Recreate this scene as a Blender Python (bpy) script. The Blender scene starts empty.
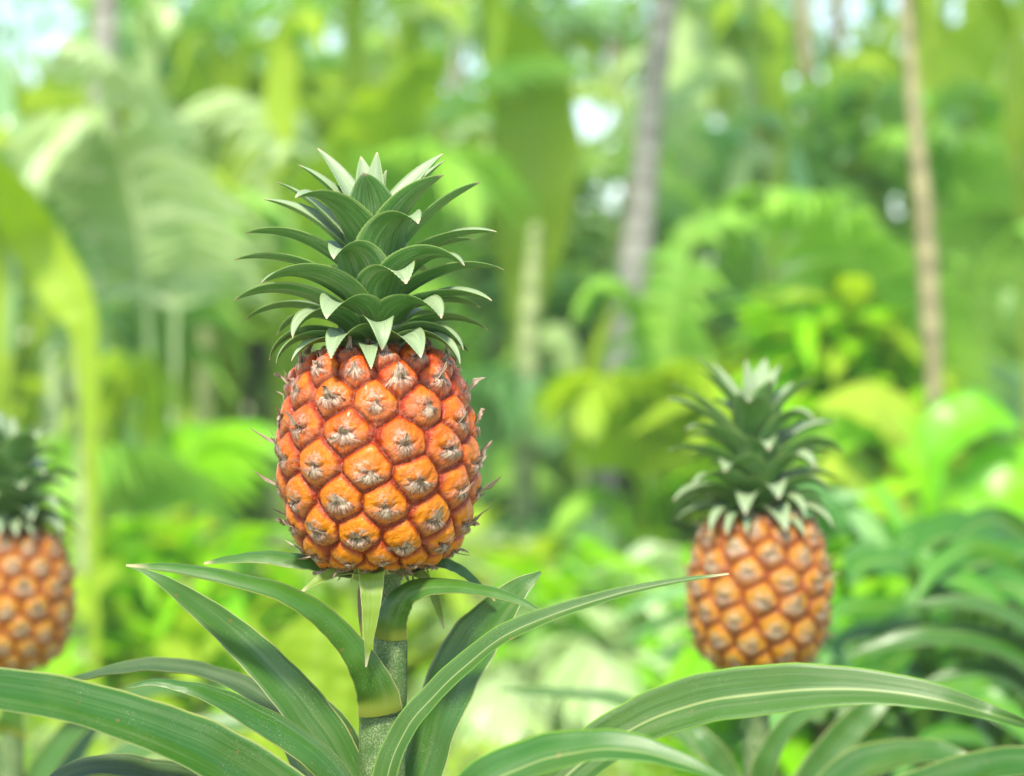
import bpy, math, random
import numpy as np
from mathutils import Vector, Matrix
random.seed(7); rng = np.random.default_rng(7)
R = math.radians
scene = bpy.context.scene
COL = scene.collection
CAMH = 0.62; F = 85/36*1024; D0 = 1.3817; PX = D0/F      # PX = metres per pixel at the focus distance

def at(px, py, d=D0):
    return Vector(((px-512)/F*d, d, CAMH-(py-388)/F*d))

# ------------------------------------------------------------------ object helpers
def link(o, parent=None):
    COL.objects.link(o)
    if parent: o.parent = parent
    return o
def empty(name, loc, label, cat, group=None, kind=None):
    o = bpy.data.objects.new(name, None); link(o); o.location = loc; o.empty_display_size = .05
    return tag(o, label, cat, group, kind)
def tag(o, label=None, cat=None, group=None, kind=None):
    if label: o['label'] = label
    if cat: o['category'] = cat
    if group: o['group'] = group
    if kind: o['kind'] = kind
    return o

class MB:
    """collects vertices, faces and one 4-channel point attribute"""
    def __init__(s): s.v=[]; s.f=[]; s.a=[]; s.mi=[]
    def add(s, verts, faces, attr=None, mi=0):
        n=len(s.v); s.v+=[tuple(p) for p in verts]
        s.f+=[tuple(i+n for i in f) for f in faces]
        s.a+= list(attr) if attr is not None else [(0,0,0,0)]*len(verts)
        s.mi+=[mi]*len(faces)
    def build(s, name, mats, parent=None, origin=(0,0,0), smooth=True):
        ox,oy,oz=origin
        me=bpy.data.meshes.new(name)
        me.from_pydata([(x-ox,y-oy,z-oz) for x,y,z in s.v], [], s.f)
        if not isinstance(mats,(list,tuple)): mats=[mats]
        for m in mats: me.materials.append(m)
        at_=me.attributes.new('P','FLOAT_COLOR','POINT')
        at_.data.foreach_set('color', np.array(s.a,dtype=np.float32).ravel())
        me.polygons.foreach_set('use_smooth',[smooth]*len(me.polygons))
        me.polygons.foreach_set('material_index', s.mi)
        me.update()
        o=bpy.data.objects.new(name,me); link(o,parent)
        if parent is None: o.location=origin
        return o

def cr(P, t):
    """Catmull-Rom through rows of P at t in [0,1]"""
    P=np.asarray(P,float); n=len(P)-1
    x=min(max(t,0),1)*n; i=min(int(x),n-1); f=x-i
    p0=P[i-1] if i>0 else 2*P[0]-P[1]; p1=P[i]; p2=P[i+1]; p3=P[i+2] if i+2<=n else 2*P[n]-P[n-1]
    return .5*((2*p1)+(-p0+p2)*f+(2*p0-5*p1+4*p2-p3)*f*f+(-p0+3*p1-3*p2+p3)*f**3)

def blade(mb, C, Sv, Nv, W, fold=.35, thick=.0009, nu=8, rnd=0., mi=0, curl=1.5, teeth=0.0, tphase=0.):
    """closed leaf blade. C centres, Sv side vectors, Nv upper normals, W widths"""
    n=len(C); U=[-1+2*k/nu for k in range(nu+1)]
    verts=[];attr=[];faces=[]
    for side in (1,0):
        for i in range(n):
            w=W[i]/2
            th=thick*min(1,.25+W[i]/.012)
            for u in U:
                e=1+ (teeth/max(w,1e-4))*(max(0,((i*.5+tphase)%1)-.4)) if abs(u)==1 else 1
                p=C[i]+Sv[i]*(u*w*e*math.cos(fold*.6))+Nv[i]*(abs(u)**curl*w*fold)
                if side==0: p=p-Nv[i]*(th*(1-.85*abs(u)**3))
                verts.append(p); attr.append((u*.5+.5, i/(n-1), side, rnd))
    m=nu+1; off=n*m
    for i in range(n-1):
        for k in range(nu):
            a=i*m+k
            faces.append((a,a+m,a+m+1,a+1))
            faces.append((off+a,off+a+1,off+a+m+1,off+a+m))
        for k in (0,nu):
            a=i*m+k; f=(a,off+a,off+a+m,a+m)
            faces.append(f if k==0 else f[::-1])
    mb.add(verts,faces,attr,mi)

def tube(mb, pts, rad, ns=12, rnd=0., mi=0, cap=True):
    n=len(pts); verts=[];attr=[];faces=[]
    for i,p in enumerate(pts):
        T=(pts[min(i+1,n-1)]-pts[max(i-1,0)]).normalized()
        A=T.orthogonal() if abs(T.z)<.9 else Vector((1,0,0))
        A=(A-T*A.dot(T)).normalized(); B=T.cross(A)
        for k in range(ns):
            a=2*math.pi*k/ns
            verts.append(p+(A*math.cos(a)+B*math.sin(a))*rad[i]); attr.append((k/ns,i/max(1,n-1),1,rnd))
    for i in range(n-1):
        for k in range(ns):
            a=i*ns+k;b=i*ns+(k+1)%ns
            faces.append((a,b,b+ns,a+ns))
    if cap:
        faces.append(tuple(range(ns))[::-1]); faces.append(tuple((n-1)*ns+k for k in range(ns)))
    mb.add(verts,faces,attr,mi)

# ------------------------------------------------------------------ material helpers
class NT:
    def __init__(s,name):
        s.m=bpy.data.materials.new(name); s.m.use_nodes=True; s.t=s.m.node_tree
        s.t.nodes.clear(); s.out=s.n('ShaderNodeOutputMaterial')
    def n(s,ty,**kw):
        x=s.t.nodes.new(ty)
        for k,v in kw.items(): setattr(x,k,v)
        return x
    def l(s,a,b): s.t.links.new(a,b)
    def put(s,sock,v):
        if v is None: return
        if hasattr(v,'links') or isinstance(v,bpy.types.NodeSocket): s.l(v,sock)
        else: sock.default_value = v if not isinstance(v,tuple) or len(v)!=3 or sock.type!='RGBA' else (*v,1)
    def math(s,op,a,b=None,c=None,clamp=False):
        x=s.n('ShaderNodeMath',operation=op,use_clamp=clamp)
        for i,v in enumerate((a,b,c)): s.put(x.inputs[i],v)
        return x.outputs[0]
    def mix(s,f,a,b):
        x=s.n('ShaderNodeMix',data_type='RGBA'); s.put(x.inputs[0],f); s.put(x.inputs[6],a); s.put(x.inputs[7],b)
        return x.outputs[2]
    def step(s,v,lo,hi,smooth=True):
        x=s.n('ShaderNodeMapRange',interpolation_type='SMOOTHSTEP' if smooth else 'LINEAR')
        s.put(x.inputs[0],v); x.inputs[1].default_value=lo; x.inputs[2].default_value=hi
        return x.outputs[0]
    def noise(s,vec,scale=5,detail=3,rough=.5):
        x=s.n('ShaderNodeTexNoise'); s.put(x.inputs['Vector'],vec)
        x.inputs['Scale'].default_value=scale; x.inputs['Detail'].default_value=detail; x.inputs['Roughness'].default_value=rough
        return x.outputs['Fac']
    def attr(s,name='P'):
        x=s.n('ShaderNodeAttribute',attribute_name=name); sp=s.n('ShaderNodeSeparateColor')
        s.l(x.outputs['Color'],sp.inputs[0]); return sp.outputs[0],sp.outputs[1],sp.outputs[2],x.outputs['Alpha']
    def vec(s,a,b,c):
        x=s.n('ShaderNodeCombineXYZ')
        for i,v in enumerate((a,b,c)): s.put(x.inputs[i],v)
        return x.outputs[0]
    def pos(s): return s.n('ShaderNodeTexCoord').outputs['Object']
    def surf(s,col,rough=.5,transl=0.,tcol=None,bump=None,bstr=.3,bdist=.001,spec=.5,coat=0.):
        p=s.n('ShaderNodeBsdfPrincipled'); s.put(p.inputs['Base Color'],col); s.put(p.inputs['Roughness'],rough)
        p.inputs['Specular IOR Level'].default_value=spec; p.inputs['Coat Weight'].default_value=coat; p.inputs['Coat Roughness'].default_value=.12
        if bump is not None:
            b=s.n('ShaderNodeBump'); b.inputs['Strength'].default_value=bstr; b.inputs['Distance'].default_value=bdist
            s.l(bump,b.inputs['Height']); s.l(b.outputs[0],p.inputs['Normal'])
        sh=p.outputs[0]
        if transl:
            tr=s.n('ShaderNodeBsdfTranslucent'); s.put(tr.inputs[0],tcol if tcol is not None else col)
            mx=s.n('ShaderNodeMixShader'); mx.inputs[0].default_value=transl
            s.l(sh,mx.inputs[1]); s.l(tr.outputs[0],mx.inputs[2]); sh=mx.outputs[0]
        s.l(sh,s.out.inputs[0]); return s.m

def leaf_mat(name, up, dn, stripe=.5, rib=0., ribcol=(.5,.55,.2), edge=(.45,.45,.15), scurf=.3, base=None, baseext=.3, lightf=.42,
             tip=None, rough=.38, transl=.15, tcol=None, tiprange=(.86,.99), ribu=.5):
    N=NT(name); u,t,side,rnd=N.attr()
    v1=N.vec(N.math('MULTIPLY',u,18),N.math('MULTIPLY',t,1.2),N.math('MULTIPLY',rnd,37.))
    st=N.noise(v1,1.0,4,.7)
    v2=N.vec(N.math('MULTIPLY',u,44),N.math('MULTIPLY',t,2.5),N.math('MULTIPLY',rnd,91.))
    st2=N.noise(v2,1.0,2,.6)
    big=N.noise(N.pos(),28,3,.55)
    c=N.mix(side,dn,up)
    light=N.mix(lightf,c,(.32,.44,.18) if lightf<.5 else (.40,.50,.28))
    dark=N.mix(.45,c,(.01,.045,.008))
    c=N.mix(N.math('MULTIPLY',N.step(st,.46,.58),stripe),c,light)
    c=N.mix(N.math('MULTIPLY',N.step(st2,.35,.6),stripe*.6),dark,c) if stripe else c
    c=N.mix(N.math('MULTIPLY',N.step(big,.5,.8),.35),c,N.mix(.5,c,(.12,.22,.03)))
    bl=N.noise(N.pos(),170,2,.5); c=N.mix(N.math('MULTIPLY',N.step(bl,.70,.76),.7),c,(.20,.13,.04))
    # waxy scurf: tiny pale flecks
    fl=N.noise(N.pos(),1500,2,.7); cl=N.noise(N.pos(),60,2,.5)
    c=N.mix(N.math('MULTIPLY',N.step(N.noise(N.vec(N.math('MULTIPLY',u,5),N.math('MULTIPLY',t,1.5),N.math('MULTIPLY',rnd,11.)),1.,3,.6),.48,.68),.35),c,N.mix(.5,c,(.30,.36,.20)))
    c=N.mix(N.math('MULTIPLY',N.math('MULTIPLY',N.step(fl,.58,.72),N.step(cl,.4,.7)),scurf),c,(.62,.66,.52))
    if rib:
        d=N.math('ABSOLUTE',N.math('SUBTRACT',u,ribu))
        c=N.mix(N.math('MULTIPLY',N.math('SUBTRACT',1.,N.step(d,.008,.04)),rib),c,ribcol)
    if base is not None:
        c=N.mix(N.math('MULTIPLY',N.math('SUBTRACT',1.,N.step(t,0.,baseext)),.95),c,base)
    if tip is not None:
        c=N.mix(N.step(t,*tiprange),c,tip)
    ed=N.step(N.math('ABSOLUTE',N.math('SUBTRACT',u,.5)),.462,.492)
    c=N.mix(N.math('MULTIPLY',ed,.8),c,edge)
    bh=N.math('ADD',st,N.math('MULTIPLY',st2,.6))
    return N.surf(c,rough,transl,tcol if tcol is not None else N.mix(.5,c,(.25,.5,.02)),bump=bh,bstr=.35,bdist=.0006)

def plain_leaf(name, cols, rough=.45, transl=.4, tcol=(.35,.6,.03), scale=1.2, spec=.5):
    """far foliage: two or three greens mixed blade by blade and in drifts"""
    N=NT(name); u,t,side,rnd=N.attr()
    c=N.mix(N.step(rnd,.2,.8,False),cols[0],cols[1])
    if len(cols)>2: c=N.mix(N.step(N.noise(N.pos(),scale,2),.5,.72),c,cols[2])
    d=N.math('ABSOLUTE',N.math('SUBTRACT',u,.5))
    c=N.mix(N.math('MULTIPLY',N.math('SUBTRACT',1.,N.step(d,.0,.08)),.4),c,(.4,.5,.15))
    return N.surf(c,rough,transl,tcol if tcol else c,spec=spec)

# crown: grey-white inner face, green outer face
M={}
M['crown']=leaf_mat('crown_leaf_skin',(.36,.48,.26),(.085,.27,.04),lightf=.55,stripe=1.,edge=(.26,.38,.10),scurf=.6,base=(.20,.34,.05),baseext=.22,
                    tip=(.55,.42,.30),tiprange=(.93,1.),rough=.42,transl=.12)
M['leaf']=leaf_mat('green_leaf_skin',(.045,.170,.011),(.065,.165,.022),stripe=.6,scurf=.4,edge=(.40,.45,.15),rough=.24)
M['leafpale']=leaf_mat('pale_leaf_skin',(.072,.215,.03),(.10,.21,.04),stripe=.6,scurf=.5,edge=(.5,.52,.22),rough=.36)
M['leafrib']=leaf_mat('ribbed_leaf_skin',(.062,.17,.016),(.08,.165,.025),stripe=.7,rib=.5,scurf=.3,edge=(.22,.42,.05),ribcol=(.42,.47,.17),
                      base=(.19,.27,.03),baseext=.22,tip=(.5,.42,.25),tiprange=(.95,1.),rough=.4)
M['leafribdark']=leaf_mat('dark_ribbed_leaf_skin',(.042,.18,.010),(.06,.17,.017),stripe=.6,rib=.45,scurf=.25,edge=(.25,.48,.05),ribcol=(.45,.5,.18),rough=.36)
M['leafolive']=leaf_mat('olive_leaf_skin',(.06,.12,.024),(.06,.12,.03),stripe=.55,scurf=.3,edge=(.3,.38,.12),rough=.45)
M['bractleaf']=leaf_mat('stem_leaf_skin',(.065,.21,.009),(.08,.20,.015),stripe=.45,scurf=.35,edge=(.42,.42,.12),base=(.20,.24,.03),baseext=.16,
                        tip=(.5,.42,.2),tiprange=(.93,1.),rough=.36,transl=.2)
M['bractyel']=leaf_mat('yellow_green_leaf_skin',(.30,.46,.04),(.36,.45,.06),stripe=.6,scurf=.3,edge=(.6,.6,.3),tip=(.6,.5,.35),tiprange=(.85,1.),rough=.4,transl=.25)
M['drybract']=leaf_mat('withered_leaf_skin',(.30,.2,.12),(.3,.2,.12),stripe=.6,scurf=.3,edge=(.3,.15,.1),rough=.7,transl=0.1)

def stem_mat():
    N=NT('mealy_stem'); u,t,side,rnd=N.attr()
    f=N.noise(N.pos(),900,3,.7); g=N.noise(N.pos(),60,3,.6); h=N.noise(N.vec(N.math('MULTIPLY',u,16),t,0.),1,3)
    c=N.mix(N.step(g,.35,.65),(.05,.12,.02),(.10,.17,.04))
    c=N.mix(N.math('MULTIPLY',N.step(f,.5,.6),N.math('ADD',.35,N.math('MULTIPLY',N.step(g,.4,.6),.4))),c,(.30,.35,.22))
    c=N.mix(N.math('MULTIPLY',N.step(h,.62,.72),.5),c,(.35,.2,.08))
    c=N.mix(side,(.28,.34,.06),c)
    return N.surf(c,.6,bump=N.math('ADD',f,N.math('MULTIPLY',h,2.2)),bstr=.5,bdist=.0008)
M['stem']=stem_mat()

def fruit_mat(name='pineapple_rind',lo=(.60,.175,.001),hi=(.54,.066,.001),spot=(.52,.36,.29),red=(.24,.009,.0005),ps=.6,pr_=.40):
    # P = (p across the eye, q up the eye, distance to the cell border, height along the fruit); E.r = random per eye
    N=NT(name); p,q,e,h=N.attr(); x=N.n('ShaderNodeAttribute',attribute_name='E')
    sp=N.n('ShaderNodeSeparateColor'); N.l(x.outputs['Color'],sp.inputs[0]); r1,r2,r3=sp.outputs
    pc=N.math('SUBTRACT',p,.5); qc=N.math('SUBTRACT',q,.5)       # 1.0 = 40 px = cell size
    n1=N.noise(N.pos(),120,4,.6); n2=N.noise(N.pos(),420,4,.65); n3=N.noise(N.pos(),1400,2,.6)
    hh=N.math('ADD',h,N.math('MULTIPLY',N.math('SUBTRACT',r1,.5),.35))
    c=N.mix(N.step(hh,.15,.95,False),lo,hi)
    c=N.mix(N.math('MULTIPLY',N.step(n1,.42,.72),.55),c,(.62,.205,.0015))
    wob=N.math('ADD',e,N.math('MULTIPLY',N.math('SUBTRACT',n1,.5),.25))
    c=N.mix(N.math('MULTIPLY',N.math('SUBTRACT',1.,N.step(wob,.02,.30)),.9),c,red)
    # lower flap of each eye: papery pink streaks fanning down
    ang=N.math('ARCTAN2',pc,N.math('SUBTRACT',qc,.12))
    rad=N.math('SQRT',N.math('ADD',N.math('MULTIPLY',pc,pc),N.math('MULTIPLY',qc,qc)))
    fan=N.noise(N.vec(N.math('MULTIPLY',ang,7.),N.math('MULTIPLY',rad,3.),N.math('MULTIPLY',r1,50.)),1.6,3,.7)
    low=N.step(N.math('MULTIPLY',qc,-1.),.0,.16)
    c=N.mix(N.math('MULTIPLY',low,N.math('MULTIPLY',N.step(fan,.40,.54),.62)),c,(.42,.15,.085))
    c=N.mix(N.math('MULTIPLY',low,N.math('MULTIPLY',N.step(fan,.58,.64),.7)),c,(.20,.06,.03))
    c=N.mix(N.math('MULTIPLY',low,N.math('MULTIPLY',N.math('SUBTRACT',1.,N.step(fan,.34,.46)),.6)),c,(.45,.04,.005))
    # grey-lilac corky patch round the middle of the eye
    ox=N.math('MULTIPLY',N.math('SUBTRACT',r2,.5),.25)
    dx=N.math('SUBTRACT',pc,ox); dy=N.math('ADD',qc,.02)
    dd=N.math('SQRT',N.math('ADD',N.math('MULTIPLY',dx,dx),N.math('MULTIPLY',dy,dy)))
    dd=N.math('ADD',dd,N.math('MULTIPLY',N.math('SUBTRACT',n1,.5),.5))
    patch=N.math('SUBTRACT',1.,N.step(dd,.10,pr_))
    pm=N.math('MULTIPLY',patch,N.math('ADD',N.math('MULTIPLY',N.step(n2,.44,.56),.85),.05))
    c=N.mix(N.math('MULTIPLY',pm,N.math('ADD',ps,N.math('MULTIPLY',r3,.5))),c,spot)
    dk=N.math('MULTIPLY',patch,N.step(n3,.56,.68)); c=N.mix(N.math('MULTIPLY',dk,.7),c,(.14,.045,.02))
    # thin wax and specks everywhere
    c=N.mix(N.math('MULTIPLY',N.step(n2,.60,.72),.35),c,(.50,.24,.13))
    c=N.mix(N.math('MULTIPLY',N.step(n3,.66,.74),.35),c,(.30,.06,.02))
    b=N.math('ADD',N.math('MULTIPLY',n2,.9),N.math('MULTIPLY',n3,.4)); b=N.math('ADD',b,N.math('MULTIPLY',N.math('MULTIPLY',low,fan),.8))
    ro=N.math('ADD',.20,N.math('MULTIPLY',pm,.3))
    m=N.surf(c,ro,bump=b,bstr=.9,bdist=.0013,spec=.32,coat=.07)
    pr=[n for n in m.node_tree.nodes if n.type=='BSDF_PRINCIPLED'][0]
    pr.inputs['Subsurface Weight'].default_value=.0
    return m
M['rind']=fruit_mat()
M['rind2']=fruit_mat('paler_pineapple_rind',(.42,.20,.008),(.38,.145,.008),(.54,.42,.27),(.26,.035,.002),.8,.46)

def drybract_mat(name='papery_bract',ca=(.10,.045,.028),cb=(.56,.43,.32)):
    N=NT(name); u,t,side,rnd=N.attr()
    s1=N.noise(N.vec(N.math('MULTIPLY',u,14),N.math('MULTIPLY',t,1.6),N.math('MULTIPLY',rnd,60)),1.,3,.7)
    s2=N.noise(N.pos(),700,3,.6)
    c=N.mix(N.step(s1,.35,.6),ca,cb)
    c=N.mix(N.math('MULTIPLY',N.step(s2,.5,.7),.4),c,(.54,.42,.31))
    c=N.mix(N.math('MULTIPLY',N.math('SUBTRACT',1.,N.step(N.math('ADD',t,N.math('MULTIPLY',s1,.25)),.05,.5)),.8),c,(.42,.09,.03))
    tipf=N.math('MULTIPLY',N.step(t,.62,.95),N.step(rnd,.35,.75))
    c=N.mix(N.math('MULTIPLY',tipf,.8),c,(.12,.06,.04))
    m=N.surf(c,.6,.12,(.6,.35,.15),bump=s1,bstr=.5,bdist=.0006)
    # frayed fibres: the rim of the paper is torn into strands
    rim=N.math('SUBTRACT',1.,N.math('ABSOLUTE',N.math('SUBTRACT',N.math('MULTIPLY',u,2.),1.)))
    s3=N.noise(N.vec(N.math('MULTIPLY',u,26),N.math('MULTIPLY',t,2.2),N.math('MULTIPLY',rnd,33)),1.,3,.7)
    k=N.math('ADD',N.math('MINIMUM',N.math('MULTIPLY',rim,1.6),N.math('MULTIPLY',t,3.4)),N.math('MULTIPLY',N.math('SUBTRACT',s3,.5),2.6))
    al=N.math('MAXIMUM',N.step(k,.22,.34),N.step(t,.55,.62))
    tr=N.n('ShaderNodeBsdfTransparent'); mx=N.n('ShaderNodeMixShader'); old=N.out.inputs[0].links[0].from_socket
    N.l(al,mx.inputs[0]); N.l(tr.outputs[0],mx.inputs[1]); N.l(old,mx.inputs[2]); N.l(mx.outputs[0],N.out.inputs[0])
    return m
M['papery']=drybract_mat(); M['papery2']=drybract_mat('pale_papery_bract',(.22,.13,.07),(.60,.47,.32))
M['calyx']=None

# ------------------------------------------------------------------ the fruit
PROF=np.array([(0,-.8),(22,-1),(42,0),(58,4),(71,12),(82,25),(91,45),(97,72),(100,100),(99.5,126),(95.5,152),(89,178),(81,198),(72,210),(56,218),(33,221),(0,221)],float)*PX; PROF[:,0]*=.975; PROF[:,1]*=.97
def fruit_tables(n=600):
    P=np.array([cr(PROF,i/n) for i in range(n+1)]); P[:,0]=np.maximum(P[:,0],0)
    r,z=P[:,0],P[:,1]; ds=np.hypot(np.diff(r),np.diff(z)); rm=np.maximum((r[1:]+r[:-1])/2,4*PX)
    Rm=104*PX
    v=np.concatenate([[0],np.cumsum(ds/(rm**.55*Rm**.45))])*Rm/PX      # v in px at the equator
    T=np.gradient(P,axis=0); T/=np.linalg.norm(T,axis=1)[:,None]
    return v,r,z,T
TV,TR,TZ,TT=fruit_tables()
v_anchor=float(np.interp((566-441)*PX,TZ[30:-30],TV[30:-30]))
eyes=[]
A_=(22.,-39.); B_=(-33.35,-30.)     # steps down-right and down-left (px at equator), v measured upwards
er=np.random.default_rng(11)
CIRC=2*math.pi*104
for i in range(-30,31):
    for j in range(-30,31):
        X=27+i*A_[0]+j*B_[0]; V=v_anchor+i*A_[1]+j*B_[1]
        if -CIRC/2<=X<CIRC/2 and 12<V<TV[-1]-40: eyes.append([X,V])
eyes=np.array(eyes); 
# remove duplicates created by the closure of the lattice
keep=[]
for k,e in enumerate(eyes):
    if all(math.hypot((e[0]-eyes[m][0]+CIRC/2)%CIRC-CIRC/2,e[1]-eyes[m][1])>12 for m in keep): keep.append(k)
eyes=eyes[keep]; eyes+=er.normal(0,3.1,eyes.shape); ER=er.random((len(eyes),3))
def ff_noise(X,Y,seed,scale):
    g=np.random.default_rng(seed); out=np.zeros_like(X)
    for k in range(6):
        a=g.random()*6.28; f=(0.6+g.random()*1.3)/scale; out+=np.sin((X*np.cos(a)+Y*np.sin(a))*f+g.random()*6.28)
    return out/6
def fruit_eval(X,V):
    """X,V arrays in px-at-equator: returns radial height (px) and p,q,edge,eye index"""
    X=np.asarray(X,float); V=np.asarray(V,float); sh=X.shape; X=X.ravel(); V=V.ravel()
    F1=np.full(X.shape,1e9); F2=np.full(X.shape,1e9); I1=np.zeros(X.shape,int)
    # the cell is a bit wider than high
    for k,(ex,ev) in enumerate(eyes):
        dx=(X-ex+CIRC/2)%CIRC-CIRC/2; d=np.hypot(dx*.94,(V-ev))
        c=d<F1; F2=np.where(c,F1,np.minimum(F2,d)); I1=np.where(c,k,I1); F1=np.where(c,d,F1)
    ex=eyes[I1,0]; ev=eyes[I1,1]
    p=(X-ex+CIRC/2)%CIRC-CIRC/2; q=V-ev
    edge=F2-F1
    wb=ff_noise(X,V,21,9.)*2.2
    dome=1-np.exp(-np.maximum(edge+wb*.6,0)/5.0)
    el=(np.abs((p+wb*.7)/26.)**2.3+np.abs((q-1.0+wb*.6)/(23.5+2.5*ER[I1,1]))**2.3)**(1/2.3)
    ball=np.sqrt(np.clip(1-el**2.6,0,1))
    h=4.8*dome+3.9*ball
    edge=np.minimum(edge,np.maximum(0,(1.10-el))*38)
    h+=(.8+1.8*ER[I1,0])*np.exp(-((p)/12)**2-((q-6)/9)**2)*dome     # bulging upper shell
    # crease under the shell: an arc where the lower flap tucks in
    arc=q+4+ (p/16)**2*-5
    h-=(2.8+4.5*ER[I1,1])*np.exp(-(arc/1.9)**2)*np.exp(-(p/12)**4)*dome*(.5+ER[I1,2]*.7)
    h+=1.2*np.exp(-((q+11)/5)**2)*np.exp(-(p/9)**2)
    h+=1.3*ff_noise(X,V,3,6.)+.8*ff_noise(X,V,5,2.5)+.4*ff_noise(X,V,9,1.3)
    return [a.reshape(sh) for a in (h,p,q,edge,I1)]
def fruit_point(X,V,extra=0.):
    h,p,q,e,k=fruit_eval(np.array([X]),np.array([V])); h=h[0]+extra-5
    r=float(np.interp(V,TV,TR)); z=float(np.interp(V,TV,TZ)); tr=float(np.interp(V,TV,TT[:,0])); tz=float(np.interp(V,TV,TT[:,1]))
    th=X/104.; n_r,n_z=tz,-tr
    r+=h*PX*n_r; z+=h*PX*n_z
    return Vector((r*math.sin(th),-r*math.cos(th),z)), Vector((n_r*math.sin(th),-n_r*math.cos(th),n_z)).normalized()

def make_fruit(parent, loc, axis_tilt, nx=840, nv=460):
    vs=np.linspace(2,TV[-1]-2,nv); xs=np.linspace(-CIRC/2,CIRC/2,nx,endpoint=False)
    Xg,Vg=np.meshgrid(xs,vs); h,p,q,e,I=fruit_eval(Xg,Vg); h=h-5
    fade=np.clip((TV[-1]-Vg)/30,0,1)*np.clip(Vg/15,0,1); h=h*fade
    r=np.interp(Vg,TV,TR); z=np.interp(Vg,TV,TZ); tr=np.interp(Vg,TV,TT[:,0]); tz=np.interp(Vg,TV,TT[:,1])
    r=np.maximum(r+h*PX*tz,.0005); z=z-h*PX*tr; th=Xg/104.
    co=np.stack([r*np.sin(th),-r*np.cos(th),z],-1).reshape(-1,3)
    idx=np.arange(nv*nx).reshape(nv,nx); a=idx[:-1]; b=np.roll(a,-1,1); c=np.roll(idx[1:],-1,1); d=idx[1:]
    fc=np.stack([a,b,c,d],-1).reshape(-1,4)
    me=bpy.data.meshes.new('fruit'); me.vertices.add(len(co)); me.vertices.foreach_set('co',co.astype(np.float32).ravel())
    me.loops.add(fc.size); me.loops.foreach_set('vertex_index',fc.astype(np.int32).ravel())
    me.polygons.add(len(fc)); me.polygons.foreach_set('loop_start',np.arange(0,fc.size,4,dtype=np.int32))
    me.polygons.foreach_set('use_smooth',[True]*len(fc)); me.update(calc_edges=True); me.validate()
    at_=me.attributes.new('P','FLOAT_COLOR','POINT')
    at_.data.foreach_set('color',np.stack([p/40+.5,q/40+.5,e/40,z/(222*PX)],-1).astype(np.float32).ravel())
    ae=me.attributes.new('E','FLOAT_COLOR','POINT')
    ae.data.foreach_set('color',np.concatenate([ER[I.ravel()],np.ones((I.size,1))],1).astype(np.float32).ravel())
    me.materials.append(M['rind'])
    fr=bpy.data.objects.new('fruit',me); link(fr,parent); fr.location=loc; fr.rotation_euler=(0,axis_tilt,0)
    # papery bracts, one on each eye
    g=random.Random(5)
    for k,(ex,ev) in enumerate(eyes):
        mb=MB(); rr=g.random()
        th=ex/104.
        side=abs(math.sin(th))                       # how much the eye is on the silhouette
        top=ev>TV[-1]-85
        free=(1+g.random()*4.5+ (4+g.random()*10)*side**3)*(1.5 if top else 1)
        lean=g.uniform(-1.,1.); down=g.random()<.4
        hw=g.uniform(10,27)*(.85 if top else 1); q1=g.uniform(-5,11); ns,nu=9,12; px_=[];pv=[]
        rag=[g.uniform(-1,1) for _ in range(60)]; skew=lean*5
        for a_ in range(ns+1):
            s_=a_/ns; wd=hw*((1-s_)**1.15*.93+.10)*(1+.22*rag[a_])
            for b_ in range(nu+1):
                u=-1+2*b_/nu
                bx=u*wd+skew*s_; bv=(-18+abs(u)**1.3*9*(1+.6*rag[20+b_]))*(1-s_)+q1*s_
                px_.append(ex+bx); pv.append(ev+bv)
        hh_,_,_,_,_=fruit_eval(np.array(px_),np.array(pv)); verts=[];att=[];fcs=[]
        for m_,(X_,V_) in enumerate(zip(px_,pv)):
            s_=(m_//(nu+1))/ns; u=-1+2*(m_%(nu+1))/nu
            h_=hh_[m_]-5+.35+1.7*s_+ (1-abs(u))*.5+.5*rag[(m_*7)%60]*(.3+s_*.5)
            r_=float(np.interp(V_,TV,TR)); z_=float(np.interp(V_,TV,TZ)); tr_=float(np.interp(V_,TV,TT[:,0])); tz_=float(np.interp(V_,TV,TT[:,1]))
            r_+=h_*PX*tz_; z_-=h_*PX*tr_; t_=X_/104.
            verts.append(Vector((r_*math.sin(t_),-r_*math.cos(t_),z_))); att.append((u*.5+.5,s_*.62,1,rr))
        for a_ in range(ns):
            for b_ in range(nu):
                q_=a_*(nu+1)+b_; fcs.append((q_,q_+1,q_+nu+2,q_+nu+1))
        mb.add(verts,fcs,att)
        # free tip
        n_=fruit_point(ex,ev+q1,0)[1]; tipc=verts[ns*(nu+1)+nu//2]; prev=verts[(ns-2)*(nu+1)+nu//2]; hd=(tipc-prev).normalized()
        up=Vector((0,0,1)) if not down else Vector((0,0,-.6)); tn=Vector((math.cos(th),math.sin(th),0)); C=[];W=[]
        w0=hw*.22+1.0+6.*side*side*g.random()
        for i in range(8):
            f=i/7; C.append(prev*(1-min(1,f*3))+tipc*min(1,f*3)+(n_*(.6*f+.4*f*f)+hd*.5*f+up*.5*f*f+tn*(lean*.8*f*f))*(free*PX)); W.append(max(.4,w0*(1-f)**.6*(1+.25*math.sin(f*9+rr*20)))*PX)
        S=[];NN=[]; tw=g.uniform(-1.2,1.2)
        for i in range(8):
            T=(C[min(i+1,7)]-C[max(i-1,0)]).normalized(); m_=n_-T*n_.dot(T)
            if m_.length<.05: m_=T.orthogonal()
            m_.normalize(); s2=T.cross(m_); a=tw*i/7; S.append(s2*math.cos(a)+m_*math.sin(a)); NN.append(m_*math.cos(a)-s2*math.sin(a))
        base_n=len(mb.v); blade(mb,C,S,NN,W,fold=.5,thick=.0003,nu=4,rnd=rr,curl=1.8)
        mb.a[base_n:]=[(u,.6+.4*t,1,r) for u,t,_,r in mb.a[base_n:]]
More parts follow.
